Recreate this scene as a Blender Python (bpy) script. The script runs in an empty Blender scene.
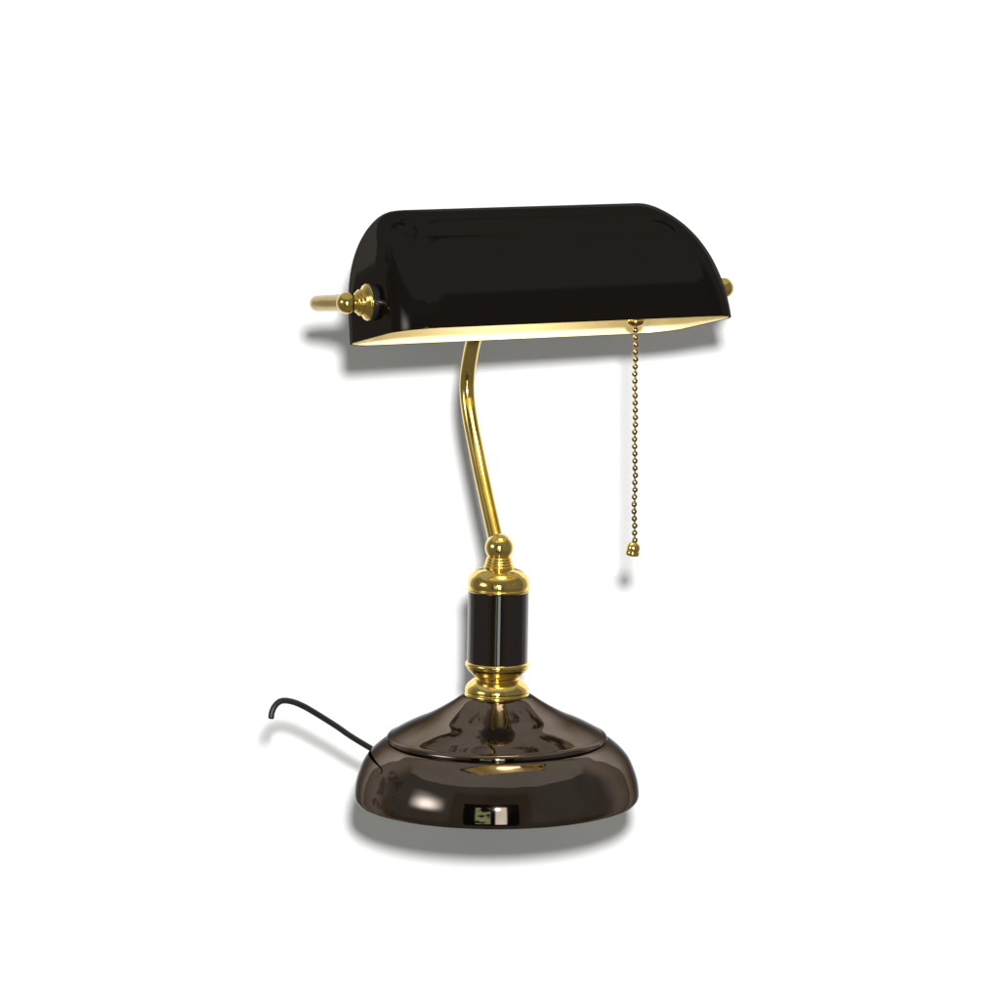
import bpy, bmesh, math, random
from mathutils import Vector, Matrix, Quaternion
from math import sin, cos, pi, radians, sqrt, atan2

random.seed(7)
S = 0.00065                      # metres per working unit (base is 280 units = 18 cm wide)
sc = bpy.context.scene
col = sc.collection

# ------------------------------------------------------------------ helpers
def link_mesh(name, bm, mat, parent=None, sharp=35):
    bmesh.ops.remove_doubles(bm, verts=bm.verts, dist=1e-7)
    bmesh.ops.recalc_face_normals(bm, faces=bm.faces)
    me = bpy.data.meshes.new(name)
    bm.to_mesh(me); bm.free()
    for p in me.polygons: p.use_smooth = True
    me.set_sharp_from_angle(angle=radians(sharp))
    me.materials.append(mat)
    o = bpy.data.objects.new(name, me); col.objects.link(o)
    if parent is not None: o.parent = parent
    return o

def catmull(pts, n=8):
    P = [Vector(p) for p in pts]
    out = []
    for i in range(len(P) - 1):
        p0 = P[i-1] if i else P[0]*2 - P[1]
        p1, p2 = P[i], P[i+1]
        p3 = P[i+2] if i + 2 < len(P) else P[-1]*2 - P[-2]
        for k in range(n):
            t = k / n
            out.append(0.5*((2*p1) + (p2-p0)*t + (2*p0-5*p1+4*p2-p3)*t*t + (3*p1-p0-3*p2+p3)*t**3))
    out.append(P[-1].copy())
    return out

def prof(*pieces):
    """a lathe profile: pieces are lists of (r, z); 's' pieces are splined, 'c' kept as corners"""
    out = []
    for kind, pts in pieces:
        if kind == 's':
            q = [(p.x, p.y) for p in catmull([(a, b, 0) for a, b in pts], 7)]
        else:
            q = list(pts)
        for a in q:
            if not out or (abs(a[0]-out[-1][0]) + abs(a[1]-out[-1][1]) > 1e-4): out.append(a)
    return out

def lathe_bm(profile, n=128, M=None, bm=None):
    bm = bm or bmesh.new()
    rings = []
    for r, z in profile:
        if r < 1e-5:
            rings.append([bm.verts.new((0, 0, z*S))])
        else:
            rings.append([bm.verts.new((r*S*cos(2*pi*k/n), r*S*sin(2*pi*k/n), z*S)) for k in range(n)])
    for a, b in zip(rings, rings[1:]):
        for k in range(n):
            k2 = (k+1) % n
            if len(a) == 1 and len(b) == 1: continue
            if len(a) == 1: bm.faces.new((a[0], b[k2], b[k]))
            elif len(b) == 1: bm.faces.new((a[k], a[k2], b[0]))
            else: bm.faces.new((a[k], a[k2], b[k2], b[k]))
    if M is not None: bmesh.ops.transform(bm, matrix=M, verts=bm.verts)
    return bm

def tube_bm(pts, r, n=28, bm=None, caps=True):
    """round tube along pts (already smooth), radius r (number or list), in metres"""
    bm = bm or bmesh.new()
    P = [Vector(p) for p in pts]
    T = []
    for i in range(len(P)):
        T.append((P[min(i+1, len(P)-1)] - P[max(i-1, 0)]).normalized())
    up = Vector((0, 0, 1)) if abs(T[0].z) < .9 else Vector((1, 0, 0))
    N = T[0].cross(up).normalized()
    rings = []
    for i, p in enumerate(P):
        if i:
            N = (N - T[i]*N.dot(T[i])).normalized()
        B = T[i].cross(N)
        rr = r[i] if isinstance(r, (list, tuple)) else r
        rings.append([bm.verts.new(p + (N*cos(2*pi*k/n) + B*sin(2*pi*k/n))*rr) for k in range(n)])
    for a, b in zip(rings, rings[1:]):
        for k in range(n): bm.faces.new((a[k], a[(k+1) % n], b[(k+1) % n], b[k]))
    if caps:
        bm.faces.new(rings[0][::-1]); bm.faces.new(rings[-1])
    return bm

def sphere_prof(r, zc, a0=-90, a1=90, n=20):
    return [(r*cos(radians(a0+(a1-a0)*i/n)) if abs(abs(a0+(a1-a0)*i/n)-90) > .01 else 0,
             zc + r*sin(radians(a0+(a1-a0)*i/n))) for i in range(n+1)]

# ------------------------------------------------------------------ materials
def new_mat(name):
    m = bpy.data.materials.new(name); m.use_nodes = True
    nt = m.node_tree; nt.nodes.clear()
    out = nt.nodes.new('ShaderNodeOutputMaterial')
    return m, nt, out

def fine_bump(nt, scale, strength, dist=.0004, detail=2):
    tc = nt.nodes.new('ShaderNodeTexCoord')
    no = nt.nodes.new('ShaderNodeTexNoise'); no.inputs['Scale'].default_value = scale
    no.inputs['Detail'].default_value = detail
    bu = nt.nodes.new('ShaderNodeBump'); bu.inputs['Strength'].default_value = strength
    bu.inputs['Distance'].default_value = dist
    nt.links.new(tc.outputs['Object'], no.inputs['Vector'])
    nt.links.new(no.outputs['Fac'], bu.inputs['Height'])
    return bu, tc

def lacquer(name, base, refl, rough, bump=(40, .02)):
    """dark body colour under a clear mirror coat of even reflectance"""
    m, nt, out = new_mat(name)
    d = nt.nodes.new('ShaderNodeBsdfDiffuse'); d.inputs['Color'].default_value = (*base, 1)
    g = nt.nodes.new('ShaderNodeBsdfGlossy'); g.inputs['Color'].default_value = (*refl, 1)
    g.inputs['Roughness'].default_value = rough
    a = nt.nodes.new('ShaderNodeAddShader')
    nt.links.new(d.outputs[0], a.inputs[0]); nt.links.new(g.outputs[0], a.inputs[1])
    nt.links.new(a.outputs[0], out.inputs['Surface'])
    bu, tc = fine_bump(nt, bump[0], bump[1])
    nt.links.new(bu.outputs[0], g.inputs['Normal'])
    n2 = nt.nodes.new('ShaderNodeTexNoise'); n2.inputs['Scale'].default_value = 25
    n2.inputs['Detail'].default_value = 5
    mr = nt.nodes.new('ShaderNodeMapRange')
    mr.inputs['From Min'].default_value = .3; mr.inputs['From Max'].default_value = .7
    mr.inputs['To Min'].default_value = rough*.75; mr.inputs['To Max'].default_value = rough*1.4
    nt.links.new(tc.outputs['Object'], n2.inputs['Vector'])
    nt.links.new(n2.outputs['Fac'], mr.inputs['Value'])
    nt.links.new(mr.outputs[0], g.inputs['Roughness'])
    return m

def principled(name, color, metallic=0, rough=.4, bump=None, spec=None, noise_rough=0):
    m, nt, out = new_mat(name)
    p = nt.nodes.new('ShaderNodeBsdfPrincipled')
    p.inputs['Base Color'].default_value = (*color, 1)
    p.inputs['Metallic'].default_value = metallic
    p.inputs['Roughness'].default_value = rough
    if spec is not None: p.inputs['Specular IOR Level'].default_value = spec
    if bump:
        bu, tc = fine_bump(nt, *bump)
        nt.links.new(bu.outputs[0], p.inputs['Normal'])
        if noise_rough:
            n2 = nt.nodes.new('ShaderNodeTexNoise'); n2.inputs['Scale'].default_value = 60
            n2.inputs['Detail'].default_value = 6
            mr = nt.nodes.new('ShaderNodeMapRange')
            mr.inputs['From Min'].default_value = .3; mr.inputs['From Max'].default_value = .7
            mr.inputs['To Min'].default_value = rough; mr.inputs['To Max'].default_value = rough+noise_rough
            nt.links.new(tc.outputs['Object'], n2.inputs['Vector'])
            nt.links.new(n2.outputs['Fac'], mr.inputs['Value'])
            nt.links.new(mr.outputs[0], p.inputs['Roughness'])
    if metallic and bump:
        n3 = nt.nodes.new('ShaderNodeTexNoise'); n3.inputs['Scale'].default_value = 38; n3.inputs['Detail'].default_value = 7
        m3 = nt.nodes.new('ShaderNodeMix'); m3.data_type = 'RGBA'
        r3 = nt.nodes.new('ShaderNodeMapRange'); r3.inputs['From Min'].default_value = .45; r3.inputs['From Max'].default_value = .8
        m3.inputs[6].default_value = (*color, 1); m3.inputs[7].default_value = (color[0]*.72, color[1]*.66, color[2]*.55, 1)
        nt.links.new(tc.outputs['Object'], n3.inputs['Vector']); nt.links.new(n3.outputs['Fac'], r3.inputs['Value'])
        nt.links.new(r3.outputs[0], m3.inputs[0]); nt.links.new(m3.outputs[2], p.inputs['Base Color'])
    nt.links.new(p.outputs[0], out.inputs['Surface'])
    return m

def emitter(name, color, strength):
    m, nt, out = new_mat(name)
    e = nt.nodes.new('ShaderNodeEmission')
    e.inputs['Color'].default_value = (*color, 1); e.inputs['Strength'].default_value = strength
    nt.links.new(e.outputs[0], out.inputs['Surface'])
    return m

M_WALL = principled('matte_white_paper', (.8, .8, .8), 0, .95, bump=(900, .05, .0002), spec=.1)
M_SHELF = principled('white_paint', (.8, .8, .8), 0, .8, spec=.2)
M_BASE = principled('black_nickel', (.240, .200, .168), 1, .03, bump=(18, .008, .0003), noise_rough=.02)
M_BASE.node_tree.nodes['Principled BSDF'].inputs['Specular Tint'].default_value = (.20, .21, .225, 1)   # dark edge tint put in to dim the backdrop's reflection at the rims
M_SHADE = lacquer('black_gloss_lacquer', (.003, .0023, .002), (.030, .0265, .0235), .05, (14, .03))
M_COLUMN = principled('black_gloss_enamel', (.006, .004, .003), 0, .05, bump=(30, .002, .0003), spec=1.0)
M_BRASS = principled('polished_brass', (1.0, .77, .24), .975, .05, bump=(120, .012, .0003), noise_rough=.07)
M_BRASS_DARK = principled('dark_brass', (.62, .43, .15), 1, .14, bump=(160, .02, .0003), noise_rough=.06)
M_SATIN = principled('satin_brass', (.46, .33, .085), 1, .15, bump=(160, .03, .0003), noise_rough=.1)
M_CHAIN = principled('antique_brass_beads', (.44, .31, .15), 1, .22, bump=(200, .02, .0003))
M_LINER = principled('cream_white_enamel', (.80, .715, .46), 0, .35, bump=(60, .02, .0003))
M_RUBBER = principled('black_rubber', (.012, .010, .009), 0, .5, bump=(300, .05, .0003), spec=.4)
M_FELT = principled('dark_felt', (.02, .014, .012), 0, .95, bump=(900, .3, .0004))
M_WASHER = principled('black_plastic', (.01, .01, .012), 0, .25)
M_SOCKET = principled('socket_plastic', (.75, .70, .58), 0, .4)
M_BULB = emitter('lit_bulb_glass', (1.0, .90, .66), 7)

# ------------------------------------------------------------------ setting
DW = 700*S                                          # backdrop stands this far behind the lamp axis
bm = bmesh.new()
bmesh.ops.create_cube(bm, size=1)
bmesh.ops.transform(bm, matrix=Matrix.Translation((0, DW+.006, .055)) @ Matrix.Diagonal((1.12, .012, 1.01, 1)), verts=bm.verts)
wall = link_mesh('backdrop', bm, M_WALL); wall['kind'] = 'structure'

bm = bmesh.new()
# a small round-cornered plate under the foot, carried by an arm that slopes down to the backdrop
bmesh.ops.create_cube(bm, size=1)
bmesh.ops.transform(bm, matrix=Matrix.Translation((0, 0, -5.6*S)) @ Matrix.Diagonal((130*S, 130*S, 10*S, 1)), verts=bm.verts)
A, B = Vector((0, 40*S, -14*S)), Vector((0, DW-.001, -84*S))
vs = []
for p, hw, hh in ((A, 34*S, 7*S), (B, 28*S, 7*S)):
    vs.append([bm.verts.new(p + Vector((x*hw, 0, z*hh))) for x, z in ((-1, -1), (1, -1), (1, 1), (-1, 1))])
for k in range(4): bm.faces.new((vs[0][k], vs[0][(k+1) % 4], vs[1][(k+1) % 4], vs[1][k]))
bm.faces.new(vs[0][::-1]); bm.faces.new(vs[1])
bmesh.ops.bevel(bm, geom=list(bm.edges), offset=1.5*S, segments=3, affect='EDGES')
shelf = link_mesh('shelf', bm, M_SHELF); shelf['kind'] = 'structure'

# ------------------------------------------------------------------ the lamp
lamp = bpy.data.objects.new('desk_lamp', None); col.objects.link(lamp)
lamp.empty_display_size = .05
lamp['label'] = 'lit black and brass banker desk lamp with glossy trough shade and beaded pull chain'
lamp['category'] = 'desk lamp'

# base: spun foot with a rolled outer rim, a groove and a concave cone on top
base_p = prof(('c', [(0, 2), (128, 2), (137, 1.0), (139.8, 1.6)]),
              ('s', [(139.8, 1.6), (141.4, 4.6), (141.6, 10), (140.2, 20), (136.8, 31), (131.5, 42.5), (123.5, 52), (115.2, 58.8), (110.0, 61.2)]),
              ('s', [(109.3, 61.4), (109.9, 62.8), (109.4, 65.0), (107.8, 66.8), (105.6, 67.8)]),
              ('s', [(105.6, 67.8), (95, 73.8), (84, 79.2), (70, 85.2), (57, 92.2), (45, 99.5), (36, 105.6), (31, 107.6)]),
              ('c', [(20, 107.8), (0, 107.8)]))
base = link_mesh('base', lathe_bm(base_p, 192), M_BASE, lamp, 30)
link_mesh('felt_pad', lathe_bm([(0, -.4), (126, -.4), (127, .4), (127, 1.9), (0, 1.9)], 96), M_FELT, base)

# everything above the foot leans a little to the right
LEAN = math.atan(.0165)
Z0 = 104
LM = Matrix.Translation((0, 0, Z0*S)) @ Matrix.Rotation(LEAN, 4, 'Y') @ Matrix.Translation((0, 0, -Z0*S))

collar_p = prof(('c', [(30, 104.5), (31.6, 105.4)]),
                ('s', [(31.6, 105.4), (32.2, 107), (31.8, 108.6), (31.4, 109.4)]),
                ('c', [(30.9, 109.8), (31.3, 110.2)]),
                ('s', [(31.3, 110.2), (31.8, 112), (30.8, 115.4), (28.2, 118.8), (24.8, 121.6), (22.4, 123.0)]),
                ('c', [(21.0, 123.4), (20.4, 124.4), (0, 124.4)]))
link_mesh('collar', lathe_bm(collar_p, 128, LM), M_BRASS, lamp, 40)

cup_p = prof(('c', [(0, 124.6), (20.2, 124.7)]),
             ('s', [(20.2, 124.7), (22.6, 125.6), (25.0, 127.6), (27.4, 130.2), (29.8, 132.9), (30.6, 134.4)]),
             ('c', [(30.2, 135.2), (0, 135.2)]))
link_mesh('lower_cup', lathe_bm(cup_p, 128, LM), M_BRASS_DARK, lamp, 40)  # darker than the other brass: mirrored dark base put into the cup's colour
ring_p = prof(('c', [(0, 135.3), (30.6, 135.4)]),
              ('s', [(30.6, 135.4), (31.9, 136.8), (31.9, 138.8), (31.0, 140.2)]),
              ('c', [(30.4, 140.6), (0, 140.6)]))
link_mesh('bottom_ring', lathe_bm(ring_p, 128, LM), M_BRASS, lamp, 40)

link_mesh('column', lathe_bm([(0, 140.7), (29.7, 140.7), (30.1, 141.2), (30.1, 141.8), (30.1, 142.4), (30.1, 176), (30.1, 209.6), (30.1, 210.2), (30.1, 210.8), (29.7, 211.2), (0, 211.2)], 128, LM), M_COLUMN, lamp, 40)

cap_p = prof(('c', [(0, 211.3), (30.4, 211.4)]),
             ('s', [(30.4, 211.4), (31.3, 212.4), (31.3, 213.8), (30.5, 214.6)]),
             ('c', [(30.1, 214.9), (30.5, 215.3)]),
             ('s', [(30.5, 215.3), (31.0, 218), (30.5, 221.8), (28.6, 226.3), (25.0, 230.2), (20.4, 233.0), (16.4, 234.2)]),
             ('s', [(14.6, 234.6), (15.4, 235.8), (14.4, 237.2)]),
             ('s', [(13.6, 237.4), (14.4, 238.6), (13.4, 239.9)]),
             ('s', [(12.8, 240.1), (13.6, 241.3), (12.8, 242.4)]),
             ('s', [(12.2, 242.6), (12.8, 243.8), (11.8, 245.2)]),
             ('c', [(0, 245.4)]))
link_mesh('top_cap', lathe_bm(cap_p, 128, LM), M_BRASS, lamp, 40)
link_mesh('ball_joint', lathe_bm(sphere_prof(14.2, 254.6), 64, LM), M_BRASS, lamp, 40)

# ---- lamp frame: u along the shade, v backwards
PSI = radians(24)
U = Vector((cos(PSI), sin(PSI), 0)); V0 = Vector((-sin(PSI), cos(PSI), 0)); Zv = Vector((0, 0, 1))
def lean_x(z): return (z - Z0)*math.tan(LEAN)
TILT = radians(11)
V = V0*cos(TILT) - Zv*sin(TILT); W = U.cross(V)
SH_C = V0*(-97) + Vector((lean_x(480)-3, 0, 0)) + Zv*480.5         # centre of the rim, working units
L, D, H = 355, 166, 121.5

# gooseneck stem: leans back from the ball, then sweeps forward into the yoke
def sp(v, z): return (V0*v + Zv*z + Vector((lean_x(z), 0, 0)))*S
PIV_H, PIV_V, EXT = 31, -10, 24
def shade_pt(a, b, c): return SH_C + U*a + V*b + W*c
pivL, pivR = shade_pt(-L/2-EXT, PIV_V, PIV_H), shade_pt(L/2+EXT-8, PIV_V, PIV_H)
ARM = V0*cos(radians(5)) - Zv*sin(radians(5))
yk_len = 92
yoke_mid = (pivL + pivR)*.5 + ARM*yk_len
d_mid = (yoke_mid - Vector((lean_x(yoke_mid.z), 0, 0))).dot(V0)
stem_pts = catmull([sp(5, 256), sp(21, 281), sp(41, 313), sp(60, 345), sp(76, 374), sp(84, 395), sp(85.5, 413), sp(80, 434),
                    sp(69, 457), sp(50, 482), sp(d_mid+22, yoke_mid.z-6)] + [yoke_mid*S], 10)
link_mesh('stem', tube_bm(stem_pts, 7.6*S, 36), M_BRASS, lamp, 60)

# yoke: two arms run back from the pivots and turn along the back of the shade
def corner(a, b, c, r, n=10):
    d1 = (a-b).normalized(); d2 = (c-b).normalized()
    p, q = b + d1*r, b + d2*r
    return [p*(1-t)**2 + b*2*t*(1-t) + q*t*t for t in [i/n for i in range(n+1)]]
cL, cR = pivL + ARM*yk_len, pivR + ARM*yk_len
pts = [pivL] + [pivL + ARM*t for t in (15, 30, 45)] + corner(pivL, cL, cR, 22) + \
      [cL + (cR-cL)*t for t in (.2, .35, .5, .65, .8)] + corner(cL, cR, pivR, 22) + [pivR + ARM*t for t in (45, 30, 15)] + [pivR]
yoke = link_mesh('yoke', tube_bm([p*S for p in pts], 7.7*S, 36), M_SATIN, lamp, 60)
link_mesh('coupling', tube_bm([yoke_mid*S + U*S*t for t in (-13, -12.2, 12.2, 13)], [9*S, 10*S, 10*S, 9*S], 32), M_BRASS, yoke, 40)

# ---- shade
def shade_level(th, off=0.0):
    """footprint (list of (u, v)) and height at parameter th (0 rim .. pi/2 ridge); off = inward offset"""
    e = 2/2.35
    cb, sb = cos(th)**e if cos(th) > 1e-9 else 0, sin(th)**e
    h = (H-off)*sb
    b = max((D/2 - off)*cb, 0)
    x = min(h/max(H-off, 1e-6), 1)
    a = L/2 - off - 7.0*x - 43*(1 - max(0, 1-x**3.0)**(1/2.1))
    rc = (max(b, 1e-3)**-4 + (40 + 10*x*x)**-4)**-.25
    sh = 36*x**1.5                                    # the front leans back further than the rear
    out = []
    nc, ns, ne = 14, 30, 8
    corners = [(a-rc, b-rc, 0), (-(a-rc), b-rc, 90), (-(a-rc), -(b-rc), 180), (a-rc, -(b-rc), 270)]
    for ci, (cx, cy, a0) in enumerate(corners):
        for k in range(nc+1):
            an = radians(a0 + 90*k/nc)
            out.append((cx + rc*cos(an), cy + rc*sin(an) + sh))
        nx = corners[(ci+1) % 4]
        an = radians(a0+90)
        p = (cx + rc*cos(an), cy + rc*sin(an)); q = (nx[0] + rc*cos(an), nx[1] + rc*sin(an))
        n = ns if ci in (0, 2) else ne
        for k in range(1, n):
            out.append((p[0]+(q[0]-p[0])*k/n, p[1]+(q[1]-p[1])*k/n + sh))
    return out, h

def shade_bm(off, th0=0.0, drop=0.0, nl=46, flip=False, bm=None):
    bm = bm or bmesh.new()
    rings = []
    if drop:
        fp, h = shade_level(0, off)
        rings.append([bm.verts.new(shade_pt(u, v, -drop)*S) for u, v in fp])
    for i in range(nl+1):
        th = (pi/2)*i/nl
        fp, h = shade_level(th, off)
        rings.append([bm.verts.new(shade_pt(u, v, h)*S) for u, v in fp])
    for a, b in zip(rings, rings[1:]):
        n = len(a)
        for k in range(n):
            bm.faces.new((a[k], a[(k+1) % n], b[(k+1) % n], b[k]))
    return bm, rings[0]

bm, ro = shade_bm(0, drop=2.0)
_, ri = shade_bm(1.0, drop=2.0, bm=bm)
n = len(ro)
mid = []
for k in range(n):                                   # rounded lower edge of the shell
    mid.append(bm.verts.new((ro[k].co + ri[k].co)/2 - W*.4*S))
for k in range(n):
    k2 = (k+1) % n
    bm.faces.new((ro[k], mid[k], mid[k2], ro[k2])); bm.faces.new((mid[k], ri[k], ri[k2], mid[k2]))
bmesh.ops.dissolve_degenerate(bm, dist=1e-7, edges=bm.edges)
shade = link_mesh('lamp_shade', bm, M_SHADE, lamp, 50)
bm, _ = shade_bm(1.6, drop=1.9)
bmesh.ops.dissolve_degenerate(bm, dist=1e-7, edges=bm.edges)
lining = link_mesh('shade_lining', bm, M_LINER, shade, 50)
lining['label'] = 'cream white inner face of the shade, glowing'

# ---- pivots at both ends of the shade
def pivot(side, P):
    ax = U*side                                       # outwards
    start = P - ax*EXT                                # on the end of the shade
    rot = Vector((0, 0, 1)).rotation_difference(ax).to_matrix().to_4x4()
    M = Matrix.Translation(start*S) @ rot
    p = prof(('c', [(0, 2.4), (16.0, 2.4)]),
             ('s', [(16.0, 2.4), (17.1, 3.3), (17.3, 4.6), (16.2, 5.8)]),
             ('s', [(16.4, 6.0), (13.4, 8.0), (11.2, 9.6)]),
             ('s', [(11.2, 9.6), (12.4, 10.6), (12.2, 12.2), (10.4, 13.2)]),
             ('s', [(9.6, 13.4), (10.2, 14.4), (9.0, 15.6), (7.6, 16.2)]),
             ('c', [(7.4, 20), (0, 20)]))
    k = link_mesh('pivot_knob', lathe_bm(p, 64, M), M_BRASS, lamp, 40)
    link_mesh('washer', lathe_bm(prof(('c', [(0, -3.5), (16.6, -3.5), (17.2, -2.9), (17.2, 1.8), (16.4, 2.4), (0, 2.4)])), 64, M), M_WASHER, k, 40)
    link_mesh('elbow_ball', lathe_bm(sphere_prof(10.3, EXT), 48, M), M_BRASS, k, 40)
pivot(-1, pivL); pivot(1, pivR)

# ---- socket and lit bulb inside the shade
def axis_lathe(name, p, at, axis, mat, parent, n=48):
    rot = Vector((0, 0, 1)).rotation_difference(axis).to_matrix().to_4x4()
    return link_mesh(name, lathe_bm(p, n, Matrix.Translation(at*S) @ rot), mat, parent, 40)
sock_at = shade_pt(100, -4, 52)
socket = axis_lathe('socket', [(0, -30), (17, -30), (19, -28), (19, 26), (17, 30), (0, 30)], sock_at, -U, M_SOCKET, lamp)
bulb_p = prof(('c', [(0, 28), (13, 28)]), ('s', [(13, 28), (14, 44), (22, 62), (31, 84), (34, 104), (30, 124), (18, 138), (0.001, 143)]), ('c', [(0, 143)]))
axis_lathe('bulb', bulb_p, sock_at, -U, M_BULB, socket)

# ---- pull switch, chain and knob
CH_U, CH_V = 78, -47
ch_top = shade_pt(CH_U, CH_V, -1.0)
stub = link_mesh('pull_switch', lathe_bm(prof(('c', [(0, 24), (5, 24), (5, 2.5), (8.2, 1.8), (8.6, .6)]),
                                              ('s', [(8.6, .6), (8.0, -2.4), (5.2, -4.6), (2.6, -5.4)]), ('c', [(2.0, -5.6), (0, -5.6)])),
                                         40, Matrix.Translation(ch_top*S)), M_BRASS_DARK, lamp, 40)
bm = bmesh.new()
pitch, rb = 7.0, 2.85
nb = 30
z = ch_top.z - 6.5
cx, cy = ch_top.x, ch_top.y
for i in range(nb):
    zz = z - i*pitch - 2
    wob = (.35*sin(i*.7) + random.uniform(-.25, .25), .3*cos(i*.9))
    b2 = lathe_bm(sphere_prof(rb, 0, n=12), 18, Matrix.Translation(((cx+wob[0])*S, (cy+wob[1])*S, zz*S)))
    me = bpy.data.meshes.new('tmp'); b2.to_mesh(me); b2.free(); bm.from_mesh(me); bpy.data.meshes.remove(me)
tube_bm([Vector((cx*S, cy*S, (z+2)*S)), Vector((cx*S, cy*S, (z-(nb-1)*pitch-6)*S))], .95*S, 10, bm)
chain = link_mesh('pull_chain', bm, M_CHAIN, lamp, 60)
zk = z - (nb-1)*pitch - 3.5
knob_p = prof(('c', [(0, 0)]), ('s', [(1.6, -.2), (4.0, -1.2), (6.0, -3.6), (6.6, -6.4), (6.4, -8.2)]), ('c', [(5.9, -8.6), (6.5, -9.0)]),
              ('s', [(6.5, -9.0), (6.9, -11), (6.6, -13), (5.2, -14)]), ('c', [(4.4, -13.4), (0, -12.6)]))
kM = Matrix.Translation((cx*S, cy*S, zk*S)) @ Matrix.Rotation(radians(10), 4, 'Y')
link_mesh('pull_knob', lathe_bm(knob_p, 40, kM), M_BRASS, chain, 40)

# ---- power cord: leaves the back of the foot, rises stiffly to the left and hooks over at its end
cord_pts = catmull([Vector(p)*S for p in [(-62, 118, 14), (-82, 130, 22), (-120.2, 128.0, 20.4), (-127.0, 116.0, 27.4), (-147.5, 92.0, 45.4), (-162.8, 70.0, 61.2), (-180.9, 46.0, 78.3), (-194.2, 32.0, 89.2), (-205.1, 22.0, 95.6), (-214.2, 14.0, 97.9), (-220.3, 9.0, 94.6), (-223.8, 6.0, 88.1), (-224.8, 5.0, 81.2)]], 9)
cord = link_mesh('power_cord', tube_bm(cord_pts, [3.05*S]*(len(cord_pts)-2) + [2.8*S, 2.0*S], 20), M_RUBBER, lamp, 60)

# ------------------------------------------------------------------ world: the dim room the polished metal mirrors
world = bpy.data.worlds.new('World'); sc.world = world; world.use_nodes = True
nt = world.node_tree; nt.nodes.clear()
wo = nt.nodes.new('ShaderNodeOutputWorld'); bg = nt.nodes.new('ShaderNodeBackground')
nt.links.new(bg.outputs[0], wo.inputs[0])
tc = nt.nodes.new('ShaderNodeTexCoord'); sx = nt.nodes.new('ShaderNodeSeparateXYZ')
nt.links.new(tc.outputs['Generated'], sx.inputs[0])
def mth(op, a, b=None, c=None):
    n = nt.nodes.new('ShaderNodeMath'); n.operation = op
    for i, v in enumerate((a, b, c)):
        if v is None: continue
        if isinstance(v, (int, float)): n.inputs[i].default_value = v
        else: nt.links.new(v, n.inputs[i])
    return n.outputs[0]
def smooth(v, lo, hi, t0=0, t1=1):
    n = nt.nodes.new('ShaderNodeMapRange'); n.interpolation_type = 'SMOOTHSTEP'
    nt.links.new(v, n.inputs['Value'])
    n.inputs['From Min'].default_value = lo; n.inputs['From Max'].default_value = hi
    n.inputs['To Min'].default_value = t0; n.inputs['To Max'].default_value = t1
    return n.outputs[0]
AZ = mth('MULTIPLY', mth('ARCTAN2', sx.outputs[0], mth('MULTIPLY', sx.outputs[1], -1)), 180/pi)   # 0 = behind the camera, + = right
EL = mth('MULTIPLY', mth('ARCSINE', sx.outputs[2]), 180/pi)
nz = nt.nodes.new('ShaderNodeTexNoise'); nz.inputs['Scale'].default_value = 3.2; nz.inputs['Detail'].default_value = 4
nt.links.new(tc.outputs['Generated'], nz.inputs['Vector'])
NZ = mth('SUBTRACT', nz.outputs['Fac'], .5)
nf = nt.nodes.new('ShaderNodeTexNoise'); nf.inputs['Scale'].default_value = 7; nf.inputs['Distortion'].default_value = .25; nf.inputs['Detail'].default_value = 5
nt.links.new(tc.outputs['Generated'], nf.inputs['Vector'])
def box(a0, a1, e0, e1, s=1.5, ss=None):
    ss = ss or s
    r = mth('MULTIPLY', smooth(AZ, a0-s, a0+s), smooth(AZ, a1-s, a1+s, 1, 0))
    return mth('MULTIPLY', r, mth('MULTIPLY', smooth(EL, e0-ss, e0+ss), smooth(EL, e1-ss, e1+ss, 1, 0)))
def mixc(fac, a, b):
    n = nt.nodes.new('ShaderNodeMix'); n.data_type = 'RGBA'
    if isinstance(fac, (int, float)): n.inputs[0].default_value = fac
    else: nt.links.new(fac, n.inputs[0])
    for i, v in ((6, a), (7, b)):
        if isinstance(v, tuple): n.inputs[i].default_value = (*v, 1)
        else: nt.links.new(v, n.inputs[i])
    return n.outputs[2]
ELw = mth('ADD', EL, mth('MULTIPLY', NZ, 12))
c = mixc(smooth(ELw, -25, -5), (.10, .086, .072), (.135, .127, .121))         # floor / walls
c = mixc(smooth(ELw, 44, 47), c, (.36, .35, .335))                              # ceiling
back = smooth(sx.outputs[1], .12, .5)
c = mixc(back, c, (.42, .39, .36))                                             # added glow behind the backdrop, blends its edges in the base's reflections
leaf = smooth(nf.outputs['Fac'], .51, .60)
c = mixc(mth('MULTIPLY', mth('MULTIPLY', leaf, .6), box(-122, -88, -16, 34, 6)), c, (.045, .03, .015))   # plant on the left
c = mixc(mth('MULTIPLY', mth('MULTIPLY', smooth(nf.outputs['Fac'], .57, .67), .7), box(-118, -92, -12, 26, 8)), c, (.26, .17, .05))   # its yellow leaves in the light
c = mixc(mth('MULTIPLY', leaf, box(143, 172, 42, 68, 5)), c, (.08, .055, .035))     # hanging greenery
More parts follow.
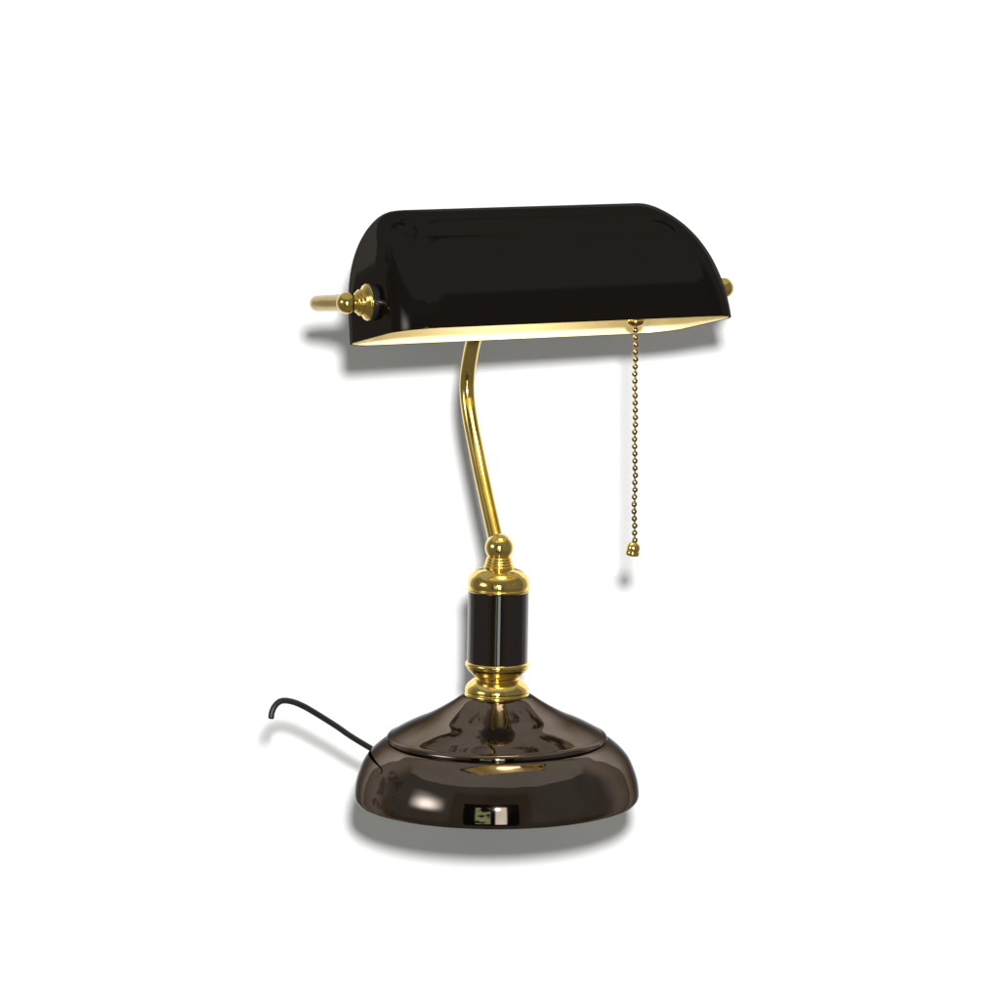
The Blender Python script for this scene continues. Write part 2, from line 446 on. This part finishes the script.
c = mixc(mth('MULTIPLY', leaf, box(-172, -143, 42, 68, 5)), c, (.08, .055, .035))
c = mixc(box(-38, 28, -30, 32, 2), c, (.10, .085, .07))                          # doorway surround
c = mixc(box(-27, 18, -30, 22, .8), c, (.012, .011, .010))                       # dark doorway
c = mixc(mth('MULTIPLY', box(-17, -5, -16, 17, .8), smooth(nf.outputs['Fac'], .42, .55)), c, (.75, .95, .55))    # garden seen through it
c = mixc(box(-1, 8, -19, 18, .8), c, (2.6, 2.7, 2.8))                             # bright pane
c = mixc(box(-66, -54, 10, 18, 13, 9), c, (10.5, 10.8, 11.2))                        # softbox left
nt.links.new(c, bg.inputs['Color']); bg.inputs['Strength'].default_value = 1.0

# ------------------------------------------------------------------ camera and key lamp
F = 4000.0; DIST = F*S
E = radians(12.3); PITCH = E - math.atan(300/F)
cam_d = bpy.data.cameras.new('camera'); cam = bpy.data.objects.new('camera', cam_d); col.objects.link(cam)
cam.location = (3.2*S, -DIST*cos(E), DIST*sin(E))
cam.rotation_euler = (pi/2 - PITCH, 0, 0)
cam_d.sensor_width = 36; cam_d.lens = 36*F/1000
cam_d.clip_start = .05; cam_d.clip_end = 50
sc.camera = cam

ld = bpy.data.lights.new('key_lamp', 'SPOT'); ld.shadow_soft_size = .031; ld.energy = 425
ld.spot_size = radians(32); ld.spot_blend = .45
ld.color = (1, 1, 1)
key = bpy.data.objects.new('key_lamp', ld); col.objects.link(key)
key.location = cam.location + Vector((.031, 0, .114))
key.rotation_euler = (Vector((0, DW, .165)) - key.location).to_track_quat('-Z', 'Y').to_euler()

# ------------------------------------------------------------------ colour and render
sc.render.engine = 'CYCLES'
sc.cycles.max_bounces = 10; sc.cycles.glossy_bounces = 6; sc.cycles.diffuse_bounces = 5
sc.cycles.sample_clamp_indirect = 10
sc.cycles.use_denoising = True
sc.view_settings.view_transform = 'Standard'; sc.view_settings.look = 'None'
sc.view_settings.exposure = 0; sc.view_settings.gamma = 1
sc.view_settings.use_curve_mapping = False
